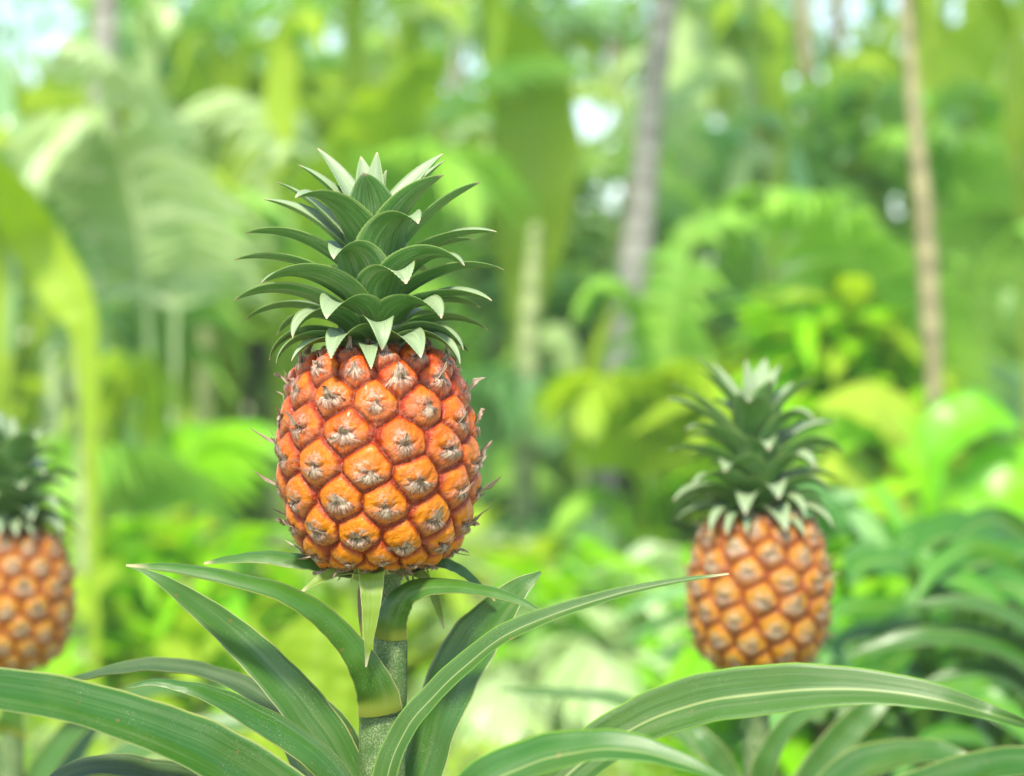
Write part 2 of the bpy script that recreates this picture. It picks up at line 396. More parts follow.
        # loose fibres along the flap
        for m in range(g.randint(7,13)):
            sgn=g.choice((-1,1)); L=g.uniform(6,15); a0=g.uniform(.15,1.1)*sgn; b0=g.uniform(-4,3)
            pts=[];rad=[]
            for i in range(5):
                f=i/4
                P_,n_=fruit_point(ex+math.sin(a0)*L*f+g.uniform(-.3,.3), ev+b0-math.cos(a0)*L*f*.9, 1.3+ .9*math.sin(f*3)+(g.random()*1.5*f))
                pts.append(P_); rad.append((.62*(1-f*.75))*PX)
            tube(mb,pts,rad,4,rnd=rr*.5,cap=False)
        if side>.5 or g.random()<.35:
            for m in range(g.randint(1,3)):
                P_,n_=fruit_point(ex+g.uniform(-6,6),ev+g.uniform(-6,5),1)
                L=g.uniform(3,9); d=(n_+Vector((0,0,g.uniform(-.1,1.3)))+Vector((g.uniform(-.4,.4),g.uniform(-.4,.4),0))).normalized()
                pts=[P_+d*(L*f*PX)+Vector((0,0,1))*(f*f*3*PX) for f in (0,.35,.7,1)]
                tube(mb,pts,[.6*PX,.42*PX,.25*PX,.08*PX],4,rnd=rr,cap=False)
        mb.build('bract',M['papery'],fr)
    return fr

# ------------------------------------------------------------------ the crown
AX=374.; AXX=(AX-512)*PX
def crown_curve(phi,by,L,e0,e1,pw,rc,ax,n=18,bend=0.):
    """leaf centre line in crown space (px units, origin = crown axis at photo x=AX, z up from y=352)"""
    D=Vector((math.sin(phi),-math.cos(phi),0)); pts=[]; p=D*rc+Vector((0,0,352-by)); ds=L/n; es=[]
    for i in range(n+1):
        t=i/n; e=e0+(e1-e0)*t**pw; pts.append(p.copy()); es.append(e)
        ph=phi+bend*t; Dd=Vector((math.sin(ph),-math.cos(ph),0))
        p=p+(Dd*math.cos(e)+Vector((0,0,1))*math.sin(e))*ds
    return pts,es
def proj(p,ax):   # p in px units relative to the crown axis -> photo px
    d=D0+p.y*PX; X=(ax-512)*PX+p.x*PX; Z=CAMH-(352-388)*PX+p.z*PX
    return 512+F*X/d, 388-F*(Z-CAMH)/d
def solve_leaf(phi,by,tx,ty,e0,rc,pw,fixL=None):
    x=np.array([90.,math.radians(10)]) if fixL is None else np.array([0.,math.radians(-20)])
    def f(x):
        if fixL is None: pts,_=crown_curve(phi,by,x[0],e0,x[1],pw,rc,AX)
        else: pts,_=crown_curve(phi,by,fixL,e0,x[1],pw,rc,AX,bend=x[0])
        a,b=proj(pts[-1],AX); return np.array([a-tx,b-ty])
    for it in range(40):
        r=f(x); J=np.zeros((2,2))
        for k in range(2):
            h=1e-3*(1 if (k==1 or fixL) else 10); y=x.copy(); y[k]+=h; J[:,k]=(f(y)-r)/h
        try: dx=np.linalg.lstsq(J,-r,rcond=.02)[0]
        except Exception: break
        lim=np.array([15,.25]) if fixL is None else np.array([.1,.25])
        x=x+np.clip(dx,-lim,lim)
        if fixL is None: x[0]=min(max(x[0],25),190)
        else: x[0]=min(max(x[0],-1.2),1.2)
        x[1]=min(max(x[1],R(-115)),R(100))
    return x
# (azimuth deg from the camera side, + = right, base y, tip x, tip y, width px, start elevation, power, fixed length)
CL=[(-128, 240, 316, 146, 34, 10, 1.2, None), (-165, 236, 356, 155, 32, 8, 1.2, None), (172, 236, 377, 152, 28, 88, 1.2, 86), (140, 238, 386, 170, 22, 8, 1.3, None), (-4, 258, 364, 172, 62, 94, 1.2, 90), (-104, 240, 299, 164, 32, 11.5, 1.5, None), (-116, 262, 251, 167, 26, 13.0, 1.7, None), (-112, 266, 252, 193, 40, 14.4, 1.6, None), (-44, 262, 296, 195, 60, 24, 2.2, None), (-86, 282, 246, 231, 48, 18.7, 1.7, None), (-96, 296, 225, 257, 32, 18.7, 1.6, None), (-60, 308, 261, 281, 60, 23.0, 1.8, None), (-78, 322, 234, 298, 46, 21.6, 1.7, None), (-98, 326, 244, 318, 32, 23.8, 1.6, None), (-27, 304, 331, 256, 64, 40, 2.4, None), (-24, 330, 328, 316, 58, 34, 1.8, None), (-50, 338, 292, 335, 46, 42, 1.6, None), (-20, 345, 331, 356, 40, 32, 1.5, None), (-78, 342, 268, 358, 30, 34.0, 1.7, None), (-64, 347, 275, 361, 26, 32.3, 1.7, None), (-118, 334, 277, 332, 26, 34, 1.4, None), (-50, 349, 291, 359, 20, 30, 1.4, None), (126, 240, 445, 151, 40, 12, 1.3, None), (108, 240, 444, 160, 28, 10.1, 1.5, None), (58, 252, 443, 174, 50, 11.5, 1.8, None), (108, 268, 480, 181, 44, 11.5, 1.7, None), (34, 284, 421, 220, 64, 32, 2.2, None), (76, 280, 496, 230, 42, 15.8, 1.7, None), (102, 276, 474, 238, 30, 14.4, 1.6, None), (50, 298, 468, 263, 54, 28, 1.7, None), (84, 304, 504, 268, 42, 18.7, 1.7, None), (24, 312, 408, 281, 60, 34, 2.0, None), (74, 318, 492, 299, 42, 18.7, 1.7, None), (104, 314, 481, 306, 32, 17.3, 1.6, None), (44, 330, 443, 316, 54, 34, 1.7, None), (86, 334, 488, 328, 34, 22.1, 1.6, None), (64, 340, 464, 348, 34, 30.6, 1.7, None), (56, 345, 461, 362, 28, 36, 1.5, None), (5, 337, 382, 348, 36, 38, 1.6, 78), (28, 347, 421, 356, 44, 30, 1.5, None), (-3, 350, 371, 367, 24, 16, 1.4, 75), (100, 340, 470, 352, 26, 25.5, 1.6, None), (-135, 326, 292, 318, 32, 30, 1.3, None), (135, 330, 440, 318, 32, 30, 1.3, None)]
for a,b in ((150,300),(-150,300),(175,285),(-170,318),(165,335),(-160,338),(130,290),(-130,285),(155,262),(-165,258),(178,308),(140,342),(-135,345)):
    e=18+ (350-b)*.62; tx=AX+math.sin(R(a))*(95); CL.append((a,b,None,None,40,e,1.4,92))
def make_crown(parent,loc,tilt):
    mb=MB(); tube(mb,[Vector((0,0,z*PX)) for z in (-6,0,30,60,90,115,128)],[r*PX for r in (30,34,30,24,16,9,2)],20)
    core=mb.build('crown',M['crown'],parent); core.location=loc; core.rotation_euler=(0,tilt,0)
    g=random.Random(3)
    for (a,by,tx,ty,w,e0,pw,fl) in CL:
        phi=R(a); rc=max(5,27*(1-(352-by)/150))+(9 if a==-4 else 0); bend=0
        if tx is not None and fl is None: e0=math.degrees(math.atan2(by-ty,abs((tx-AX)/math.sin(phi))-rc))+e0
        e0r=R(e0)
        if tx is None: L,e1=fl,R(-35+(350-by)*.35)
        else:
            sol=solve_leaf(phi,by,tx,ty,e0r,rc,pw,fl)
            if fl is None: L,e1=sol
            else: L=fl; bend,e1=sol
        pts,es=crown_curve(phi,by,L,e0r,e1,pw,rc,AX,n=52,bend=bend); n=len(pts)
        C=[];S=[];NN=[];W=[]; tw=g.uniform(-.25,.25)
        for i,(p,e) in enumerate(zip(pts,es)):
            t=i/(n-1); ph=phi+bend*t; D=Vector((math.sin(ph),-math.cos(ph),0)); s=Vector((math.cos(ph),math.sin(ph),0))
            nn=-D*math.sin(e)+Vector((0,0,1))*math.cos(e)
            an=tw*t; s2=s*math.cos(an)+nn*math.sin(an); nn=nn*math.cos(an)-s*math.sin(an)
            C.append(p*PX); S.append(s2); NN.append(nn)
            W.append(max(.35,w*1.1*(.78+.27*math.sin(min(1,t/.42)*math.pi/2)-.05)*(max(0,1-t**2.1))**.9)*PX)
        mb=MB(); blade(mb,C,S,NN,W,fold=.42,thick=.0011,nu=10,rnd=g.random(),curl=1.7,teeth=.0012,tphase=g.random())
        mb.build('crown_leaf',M['crown'],core)
    return core

# ------------------------------------------------------------------ strap leaves drawn from their run through space
def strap(parent,name,ctrl,mat,dirn,d=D0,n=110,fold=.3,thick=.0013,teeth=.0007,rnd=None,curl=1.5,label=None,origin=(0,0,0)):
    """ctrl rows: (photo x, photo y, depth offset m, apparent width px, roll deg: 0 = upper face to the camera side, 90 = upper face to the sky)"""
    rows=np.array(ctrl,float); C=[];W=[];RO=[]
    o=Vector(origin)
    for i in range(n+1):
        x,y,dz,w,ro=cr(rows,i/n); dd=d+dz
        C.append(at(x,y,dd)-o); W.append(max(.6,w)*dd/F/max(.42,abs(math.cos(R(ro))))); RO.append(R(ro))
    S=[];NN=[]
    for i in range(n+1):
        T=(C[min(i+1,n)]-C[max(i-1,0)]).normalized(); V=Vector((0,-1,0)); Vp=(V-T*V.dot(T)).normalized()
        Q=T.cross(Vp)*(-dirn)
        nn=Vp*math.cos(RO[i])+Q*math.sin(RO[i]); S.append(T.cross(nn)); NN.append(nn)
    ph=random.random()*9
    for i in range(n+1):
        q=i/n*22+ph; W[i]*=1+.012*math.sin(q*1.7)+.012*math.sin(q*3.9+1); C[i]=C[i]+NN[i]*(.035*W[i]*(math.sin(q*.9)+.6*math.sin(q*2.3))*.5)
        a=.05*math.sin(q*.6)+.02*math.sin(q*1.9); S[i],NN[i]=S[i]*math.cos(a)+NN[i]*math.sin(a),NN[i]*math.cos(a)-S[i]*math.sin(a)
    mb=MB(); blade(mb,C,S,NN,W,fold=fold,thick=thick,nu=12,rnd=random.random() if rnd is None else rnd,curl=curl,teeth=teeth)
    ob=mb.build(name,mat,parent)
    if label: ob['label']=label
    return ob

# ------------------------------------------------------------------ the three pineapple plants
def local(root,px,py,d): return at(px,py,d)-root.location
def stem(parent,pts,mat=None,nodes=()):
    mb=MB(); P=[Vector(p[:3]) for p in pts]; r=[p[3] for p in pts]
    # resample
    Q=[];rr=[]
    rows=np.array(pts,float)
    for i in range(81):
        x=cr(rows,i/80); Q.append(Vector(x[:3])); rr.append(x[3])
    tube(mb,Q,rr,28); return mb.build('stem',mat or M['stem'],parent)

gx=at(383,388,D0).x
main=empty('pineapple_plant',(gx,D0,0),'sharp pineapple plant in the foreground with a ripe orange-red fruit on a thick green stem','pineapple plant','pineapple plants each bearing one orange fruit')
O=main.location
fruit0=make_fruit(main,at(383,563.5,D0)-O,R(-2.6))
crown0=make_crown(main,at(AX,352,D0)-O,0)
def sp(px,py,w,dz=0): v=at(px,py,D0+dz)-O; return (v.x,v.y,v.z,w/2*PX)
mb=MB()
def seg(rows,name='stem'):
    mb=MB(); rows=np.array(rows,float); Q=[];rr=[]
    for i in range(41):
        x=cr(rows,i/40); Q.append(Vector(x[:3])); rr.append(x[3])
    tube(mb,Q,rr,32); return mb.build(name,M['stem'],main)
bot=sp(383,1480,52)
seg([bot,sp(383,1100,54),sp(382,900,50),sp(382,780,47),sp(382,722,46),sp(382,712,45),sp(388,700,38),sp(390,660,35),sp(390.5,640,34),sp(390,628,30),sp(389,600,24),sp(388,580,26),sp(386,566,36)])
def L(name,ctrl,mat,dirn,**k): return strap(main,name,ctrl,M[mat],dirn,origin=O,**k)
# collar leaf that wraps the stem at the lower node and sweeps left
L('leaf',[(381,716,-.016,46,8),(377,692,-.020,41,8),(364,664,-.026,32,14),(345,637,-.03,25,25),(320,612,-.035,21,40),(283,590,-.04,17,50),(233,576,-.045,14,52),(176,567,-.05,9,50),(126,565,-.055,2,50)],'bractleaf',-1,fold=-.32,teeth=.0007,curl=1.8,label='narrow arching leaf clasping the lower stem node, bending left')
L('leaf',[(390,641,-.012,35,8),(390,622,-.015,33,10),(397,602,-.018,28,25),(413,588,-.022,20,45),(444,583,-.03,13,55),(480,588,-.04,11,50),(516,598,-.05,8,45),(549,617,-.06,1.5,40)],'bractleaf',1,fold=-.34,teeth=.0007,curl=1.8,label='short leaf clasping the upper stem node, bending right to a brown tip')
# small leaves right under the fruit
L('leaf',[(375,571,-.018,26,60),(372,577,-.026,26,10),(371.5,603,-.031,20,5),(369,638,-.032,10,0),(366,667,-.030,1.5,0)],'bractyel',-1,fold=.25,teeth=.0005,label='short yellow-green leaf hanging straight down under the fruit')
L('leaf',[(372,570,-.0,18,50),(345,566,.0,16,50),(318,562,.0,14,55),(296,558,.0,13,60),(263,555,.0,11,60),(233,557,.0,8,60),(204,563,.0,2,55)],'bractleaf',-1,fold=-.25,label='short arching leaf just below the left side of the fruit')
L('leaf',[(378,569,-.01,12,60),(350,570,-.014,10,60),(330,575,-.017,9,50),(316,582,-.019,7,45),(300,593,-.02,1.5,40)],'bractyel',-1,fold=.2,label='small yellowish leaf under the fruit pointing left')
L('leaf',[(398,570,.02,12,60),(418,573,.02,10,40),(429,584,.02,9,10),(437,604,.02,8,5),(444,629,.02,1.5,0)],'bractyel',1,fold=.2,label='small yellowish leaf drooping right behind the stem')
L('leaf',[(405,569,.01,14,60),(437,563,.012,11,60),(458,570,.014,9,55),(477,584,.015,6,50),(495,601,.016,1.2,50)],'bractleaf',1,fold=.2,label='small leaf under the right side of the fruit')
L('leaf',[(366,572,-.01,6,30),(360,590,-.012,4,10),(360,615,-.012,3.5,0),(362,641,-.012,1,0)],'drybract',-1,fold=.2,n=20,label='thin withered brown leaf beside the stem')
# big leaves
L('leaf',[(383,1080,-.03,30,30),(360,930,-.05,46,28),(318,842,-.07,50,40),(262,790,-.085,49,46),(205,757,-.10,46,48),(150,734,-.115,43,48),(80,710,-.13,40,48),(0,695,-.15,36,48),(-60,690,-.165,28,48),(-130,700,-.18,14,36),(-180,715,-.19,1,36)],'leaf',-1,fold=.42,curl=1.15,label='broad arching leaf running off the left edge of the photo, dark above and shiny below')
L('leaf',[(383,1080,-.03,30,30),(340,930,-.05,34,45),(280,850,-.07,34,60),(220,806,-.08,32,70),(165,783,-.09,28,75),(115,772,-.1,24,78),(65,780,-.11,16,75),(20,806,-.12,2,70)],'leafolive',-1,fold=.3,label='olive leaf low at the bottom left')
L('leaf',[(383,1020,.0,36,20),(372,850,.0,40,22),(337,762,-.0,44,25),(304,712,-.005,43,28),(272,674,-.01,38,30),(238,640,-.01,32,30),(198,607,-.015,22,30),(165,583,-.02,12,30),(145,572,-.02,5,30),(127,565,-.02,1.5,30)],'leafpale',-1,fold=.28,curl=1.3,label='long green leaf rising diagonally to a point at the upper left')
L('leaf',[(383,1020,.03,20,20),(330,850,.05,20,40),(290,745,.06,16,55),(262,703,.07,17,65),(224,681,.08,17,72),(191,671,.085,16,75),(153,668,.09,14,75),(115,671,.095,11,75),(82,678,.10,7,75),(55,683,.105,1.5,75)],'leafolive',-1,fold=.25,label='dull olive leaf arching left behind the diagonal leaf')
L('leaf',[(383,1060,.0,26,20),(370,860,-.02,30,30),(340,779,-.03,28,40),(300,740,-.035,25,50),(262,716,-.04,21,55),(224,697,-.045,16,58),(191,686,-.05,11,58),(156,681,-.05,6,58),(126,687,-.055,1.5,55)],'leaf',-1,fold=-.3,label='slender leaf with a pale tip below the olive leaf')
L('leaf',[(383,1020,.02,30,15),(371,850,.03,30,15),(350,750,.03,24,15),(325,712,.03,20,20),(290,690,.035,12,25),(262,680,.04,2,25)],'leafpale',-1,fold=.2,label='short green leaf tucked behind the stem on the left')
L('leaf',[(384,1060,-.04,26,30),(379,860,-.05,26,32),(388,775,-.05,25,34),(407,729,-.05,22,36),(433,697,-.052,21,38),(465,666,-.055,20,40),(505,636,-.06,18,42),(553,615,-.065,14,42),(607,597,-.07,10,42),(668,583,-.075,6,42),(729,574,-.08,1.5,42)],'leafrib',1,fold=.4,curl=1.2,label='slender leaf with a pale midrib reaching right to a point before the second fruit')
L('leaf',[(385,1040,.01,40,18),(400,860,.02,46,16),(424,775,.02,43,36),(447,704,.02,48,36),(470,652,.02,49,34),(497,616,.02,38,32),(520,589,.02,22,30),(541,572,.02,3,12)],'leafpale',1,fold=.25,curl=1.3,label='wide upright leaf standing behind the slender ribbed leaf')
L('leaf',[(385,1100,-.02,30,20),(420,990,-.04,36,25),(480,880,-.06,42,28),(540,803,-.08,44,30),(590,756,-.09,44,32),(640,725,-.10,45,33),(690,706,-.11,46,34),(740,696,-.12,47,34),(800,690,-.13,43,34),(868,690,-.14,34,34),(943,701,-.15,24,34),(1002,717,-.155,13,34),(1048,730,-.22,2,34)],'leafrib',1,fold=.34,curl=1.25,label='long broad leaf with a pale midrib arching across the bottom right')
L('leaf',[(385,1080,-.09,30,25),(400,940,-.14,34,35),(430,850,-.17,36,45),(474,796,-.19,36,50),(521,768,-.20,35,52),(570,753,-.21,31,54),(620,750,-.215,25,54),(665,758,-.22,17,54),(705,772,-.225,10,52),(750,795,-.23,2,50)],'leafribdark',1,fold=.3,label='dark glossy arching leaf at the bottom centre with a yellow rim')
for (px,py,dz,sg) in ((300,1000,.12,-1),(470,1010,.14,1),(230,960,-.2,-1),(560,1000,.05,1)):
    L('leaf',[(384,1180,0,28,30),((384+px)/2,1020,dz*.4,40,50),(px,py-40,dz,38,60),(px+sg*90,py,dz*1.4,24,60),(px+sg*170,py+70,dz*1.8,2,60)],'leaf',sg)

def copy_tree(o,parent):
    c=o.copy(); COL.objects.link(c); c.parent=parent
    for ch in o.children: copy_tree(ch,c)
    return c
def neighbour(px,fy,cy,d,label,rz,crz,cscale,leaves,fscale=1.0,node=None):
    g0=at(px,388,d); tl=R(2.2) if px<100 else R(-.8)
    root=empty('pineapple_plant',(g0.x,d,0),label,'pineapple plant','pineapple plants each bearing one orange fruit')
    o=root.location
    fr=copy_tree(fruit0,root); fr.location=at(px,fy,d)-o; fr.rotation_euler=(0,tl,R(rz)); fr.scale=(fscale,)*3
    fr.material_slots[0].link='OBJECT'; fr.material_slots[0].material=M['rind2']
    for b_ in fr.children: b_.material_slots[0].link='OBJECT'; b_.material_slots[0].material=M['papery2']
    cr_=copy_tree(crown0,root); cr_.location=at(px,cy,d)-o; cr_.rotation_euler=(R(-2),tl*1.5,R(crz)); cr_.scale=cscale
    rows=[]
    for y,w in ((388+.62*F/d,48),(1000,46),(800,42),(742,40),(738,34),(700,33),(fy-4,30)):
        v=at(px,y,d)-o; rows.append((v.x,v.y,v.z,w/2*PX))
    mb=MB(); Q=[];rr=[]
    for i in range(41):
        x=cr(np.array(rows),i/40); Q.append(Vector(x[:3])); rr.append(x[3])
    tube(mb,Q,rr,20); mb.build('stem',M['stem'],root)
    for ctrl,mat,dirn,lab in leaves: strap(root,'leaf',ctrl,M[mat],dirn,d=d,origin=o,n=36,fold=.3,label=lab)
    return root
neighbour(758,667,522,1.93,'blurred pineapple plant on the right with an orange fruit and pale-tipped crown',140,35,(1.02,1.02,1.13),[
    ([(757,900,0,30,30),(762,790,-.03,26,30),(775,745,-.04,20,30),(800,716,-.05,16,35),(840,700,-.06,12,40),(880,698,-.07,2,40)],'leafpale',1,None),
    ([(757,930,0,30,20),(800,800,-.0,30,15),(840,740,.0,30,15),(875,705,.0,24,15),(905,676,.02,3,15)],'leafpale',1,None),
    ([(757,940,0,30,30),(800,830,-.08,30,40),(850,775,-.1,28,50),(900,757,-.12,22,55),(950,757,-.14,16,55),(1000,775,-.15,2,50)],'leaf',1,None),
    ([(757,940,0,30,30),(740,820,.0,30,20),(722,770,.0,26,20),(700,738,.0,20,20),(675,715,.02,3,20)],'leafpale',-1,None),
    ([(757,900,0,24,30),(740,800,.1,20,40),(690,740,.15,14,50),(620,702,.2,12,55),(560,694,.22,9,55),(500,690,.25,2,55)],'leafpale',-1,None),
    ([(757,700,-.01,34,20),(750,684,-.015,24,30),(735,676,-.02,14,50),(715,680,-.03,2,50)],'bractleaf',-1,None),
    ([(757,960,0,30,30),(860,830,-.15,30,40),(950,780,-.2,28,50),(1040,765,-.25,20,55),(1120,790,-.3,2,50)],'leaf',1,None)])
neighbour(11,664,530,2.19,'blurred pineapple plant cut by the left edge, with an orange fruit and dark green crown',-70,80,(1.0,1.0,.95),[
    ([(11,900,0,30,20),(30,800,0,28,20),(60,745,0,24,20),(95,712,.0,18,20),(125,690,.0,2,20)],'leafpale',1,None),
    ([(11,930,0,30,20),(60,830,0,30,30),(110,770,0,26,35),(180,735,.0,22,40),(260,722,.0,18,45),(340,735,.0,12,50),(420,770,.0,2,50)],'leafpale',1,None),
    ([(11,900,0,30,20),(0,800,0,28,20),(-20,735,0,20,20),(-50,700,.0,2,20)],'leafpale',-1,None),
    ([(11,735,-.01,36,10),(14,715,-.015,26,15),(24,695,-.02,18,30),(50,685,-.02,12,40),(80,690,-.03,2,50)],'bractleaf',1,None),
    ([(11,930,0,30,20),(60,790,.1,26,30),(100,720,.12,18,40),(150,692,.15,14,50),(230,688,.2,3,50)],'leafpale',1,None)],fscale=.98)

# ------------------------------------------------------------------ background foliage
LF={}
LF['lime']=plain_leaf('lime_foliage',[(.32,.50,.03),(.46,.60,.05),(.36,.52,.03)],.45,.55,(.52,.72,.03))
LF['mid']=plain_leaf('mid_green_foliage',[(.24,.50,.07),(.38,.63,.11),(.30,.54,.18)],.27,.45,(.42,.75,.1),spec=.8)
LF['blue']=plain_leaf('blue_green_foliage',[(.18,.42,.13),(.34,.56,.26),(.27,.49,.22)],.2,.4,(.28,.6,.2),spec=1.)
LF['pale']=plain_leaf('pale_foliage',[(.46,.62,.26),(.62,.74,.46),(.48,.68,.30)],.35,.4,(.65,.8,.4),spec=.8)
LF['gloss']=plain_leaf('glossy_dark_foliage',[(.035,.15,.010),(.07,.25,.016),(.055,.20,.014)],.26,.15,(.1,.3,.03),spec=.6)
LF['sat']=plain_leaf('fresh_green_foliage',[(.17,.52,.01),(.28,.62,.01),(.22,.55,.02)],.35,.45,(.4,.8,.01))
def bark(name,c1,c2,sc=12):
    N=NT(name); t=N.n('ShaderNodeTexCoord').outputs['Object']; m=N.n('ShaderNodeMapping'); N.l(t,m.inputs[0]); m.inputs['Scale'].default_value=(1,1,3)
    f=N.noise(m.outputs[0],sc,4,.6); w=N.n('ShaderNodeTexWave',bands_direction='Z'); N.l(t,w.inputs[0]); w.inputs['Scale'].default_value=5; w.inputs['Distortion'].default_value=1.5
    c=N.mix(N.step(f,.35,.65),c1,c2); c=N.mix(N.math('MULTIPLY',N.step(w.outputs['Fac'],.8,.95),.5),c,(.12,.1,.07))
    return N.surf(c,.8,bump=f,bstr=.5,bdist=.004)
BK={'grey':bark('grey_bark',(.22,.21,.19),(.36,.35,.31)),'tan':bark('tan_bark',(.22,.19,.10),(.34,.30,.16)),'green':bark('green_cane',(.22,.30,.10),(.38,.44,.19)),
    'brown':bark('brown_bark',(.25,.17,.09),(.40,.30,.19))}

REG=[('lime',350,80,70),('lime',130,330,60),('lime',200,240,60),('lime',640,260,40),('pale',430,250,50),('lime',800,60,60),('lime',100,200,60),('lime',880,400,50),('pale',760,330,40),('pale',250,420,50),('lime',45,260,60),('lime',220,150,70),('lime',260,60,50),('lime',540,150,70),('lime',690,340,50),('lime',980,80,70),('lime',930,440,60),('lime',300,660,60),
 ('lime',420,50,60),('lime',600,40,50),('lime',60,420,50),('lime',750,100,60),('pale',60,130,60),('pale',150,50,70),('pale',300,200,40),('pale',100,600,60),('pale',560,720,70),('pale',480,640,50),
 ('pale',700,90,50),('pale',600,690,60),('pale',850,240,60),('pale',330,40,60),('pale',620,180,50),('pale',30,650,60),('pale',470,200,40),('blue',20,20,40),('blue',600,500,60),('blue',720,230,60),
 ('blue',500,430,50),('blue',770,190,50),('blue',850,330,60),('blue',640,420,40),('blue',200,470,40),('blue',140,420,40),('blue',680,520,60),('blue',990,330,50),
 ('sat',880,500,60),('sat',250,540,50),('sat',60,500,50),('sat',440,100,50),('mid',400,400,120),('mid',150,300,90),('mid',800,420,90),('mid',700,600,90),('mid',930,250,90),('mid',560,300,80)]
def mat_at(px,py,g):
    ws=[math.exp(-((px-x)**2+(py-y)**2)/(2*r*r))+.004 for _,x,y,r in REG]; t=g.random()*sum(ws)
    for (m,*_),q in zip(REG,ws):
        t-=q
        if t<=0: return m
    return 'mid'
GAPS=[(50,40,20),(640,95,26),(612,190,24),(745,335,22),(990,245,36),(890,205,18),(960,15,16),(850,15,20),(330,35,20),(480,60,18),(660,10,18),(20,75,10),(760,190,16),(700,250,18),(905,310,18),
 (590,120,18),(150,250,14),(430,120,12),(800,150,14),(720,120,12),(950,210,16),(130,110,16),(260,25,16),(570,215,14),(30,330,12),(1010,330,16),(870,120,12),(600,165,9),(628,150,8),(585,205,9),(640,130,8),(735,352,9),(752,318,9),(968,262,12),(1012,232,12),(900,215,8),(705,262,7),(690,240,7),(715,232,7),(765,205,8),(775,168,8),(60,62,9),(35,28,9),(70,30,8),(345,45,8),(355,20,8),(655,165,8),(845,212,7),(955,338,8),(1000,290,9),(180,150,8),(250,95,8),(520,20,8),(470,90,8),(545,245,7),(665,300,7),(640,345,7),(300,110,8),(395,75,7)]
def in_gap(p,k=1.):      # openings in the canopy through which sky shows
    if p.y<4.2: return False
    x=512+F*p.x/p.y; y=388-(p.z-CAMH)*F/p.y
    return any((x-a)**2+(y-b)**2<(c*k*1.12)**2 for a,b,c in GAPS)
def strip(mb,pts,side,W,rnd,mi=0,cup=.0):
    """single-thickness leaf strip: pts centres, side vector, widths"""
    v=[];a=[];f=[]; n=len(pts)
    for i,p in enumerate(pts):
        T=(pts[min(i+1,n-1)]-pts[max(i-1,0)]).normalized(); s=(side-T*side.dot(T)).normalized(); nn=T.cross(s)
        for u in (-1,0,1):
            v.append(p+s*(u*W[i]/2)+nn*(abs(u)*W[i]*cup)); a.append((u*.5+.5,i/(n-1),1,rnd))
    for i in range(n-1):
        for k in (0,1): q=i*3+k; f.append((q,q+1,q+4,q+3))
    mb.add(v,f,a,mi)
def frond(parent,name,base,mid,tip,mat,g,pairs=34,ll=.38,lw=.03,droop=.6,start=.12):
    mb=MB(); rows=[base,mid,tip]; b,m,t=[Vector(x) for x in rows]
    def q(s): return b*(1-s)**2+m*2*s*(1-s)+t*s*s
    tube(mb,[q(i/14) for i in range(15)],[.011*(1-i/14*.8) for i in range(15)],6,rnd=.6)
    for i in range(pairs):
        s=start+(1-start)*(i+.5)/pairs; p=q(s); T=(q(min(1,s+.02))-q(max(0,s-.02))).normalized()
        up=Vector((0,0,1)); sd=T.cross(up)
        sd=sd.normalized() if sd.length>.05 else Vector((1,0,0)); un=sd.cross(T).normalized()
        for sg in (-1,1):
            ln=ll*(math.sin(math.pi*(.12+.82*s**.8))**.7)*g.uniform(.85,1.1)
            d=(sd*sg*1.0+T*(.45+.5*s)+un*g.uniform(.0,.35)).normalized(); pts=[]
            for k in range(5):
                f=k/4; pts.append(p+d*(ln*f)-Vector((0,0,1))*(droop*ln*f*f*g.uniform(.9,1.1)))
            if in_gap(pts[2]+(parent.location if parent else Vector()),.75): continue
            wv=lw*g.uniform(.8,1.15); strip(mb,pts,T,[wv*.5,wv,wv,wv*.65,.002],g.random(),cup=.12)
    return mb.build(name,mat,parent)

def bg_root(name,px,d,label,cat,group=None): 
    return empty(name,(at(px,388,d).x,d,0),label,cat,group)
def palm(path,d,col,label,crown='mid',nf=9,seed=0,ext=.3,fl=1.,extra=(),group='palm trunks in the background'):
    """path: photo points (x,y,width px) of the trunk, first one at the bottom"""
    g=random.Random(seed); x0=path[0][0]; root=bg_root('palm_tree',x0,d,label,'palm tree',group); o=root.location
    pts=[];rad=[]
    p0=at(*path[0][:2],d); zb=Vector((p0.x,p0.y,-.05)); pts.append(zb-o); rad.append(path[0][2]/2*d/F*1.15)
    for x,y,w in path:
        pts.append(at(x,y,d)-o); rad.append(w/2*d/F)
    top=pts[-1]; dirv=(pts[-1]-pts[-2]).normalized()
    for k in range(1,4): pts.append(top+dirv*(ext*k)); rad.append(rad[-1]*.97)
    rows=np.array([(*p,r) for p,r in zip(pts,rad)]); Q=[];rr=[]
    for i in range(60):
        x=cr(rows,i/59); Q.append(Vector(x[:3])); rr.append(x[3]*(1+.05*(i%5==0)))
    mb=MB(); tube(mb,Q,rr,14); mb.build('trunk',BK[col],root)
    top=Q[-1]
    for k in range(int(nf*.7)):
        a=2*math.pi*(k+g.random()*.6)/nf; L_=g.uniform(.9,1.3)*fl; dv=Vector((math.cos(a),math.sin(a),0))
        frond(root,'frond',top,top+dv*L_*.55+Vector((0,0,g.uniform(.3,.6)+.3*(1-fl))),top+dv*L_*1.1+Vector((0,0,g.uniform(-.5,.05)+.9*(1-fl))),LF[crown],g,26,.34,.03)
    for (bx,by,mx,my,tx,ty,dd,mt) in extra:
        frond(root,'frond',at(bx,by,d)-o,at(mx,my,d+dd*.5)-o,at(tx,ty,d+dd)-o,LF[mt],g,30,.30,.03)
    return root
palm([(92,520,22),(97,300,24),(102,150,25),(106,0,26)],5.9,'grey','grey palm trunk at the far left with a pale smooth bark',seed=1)
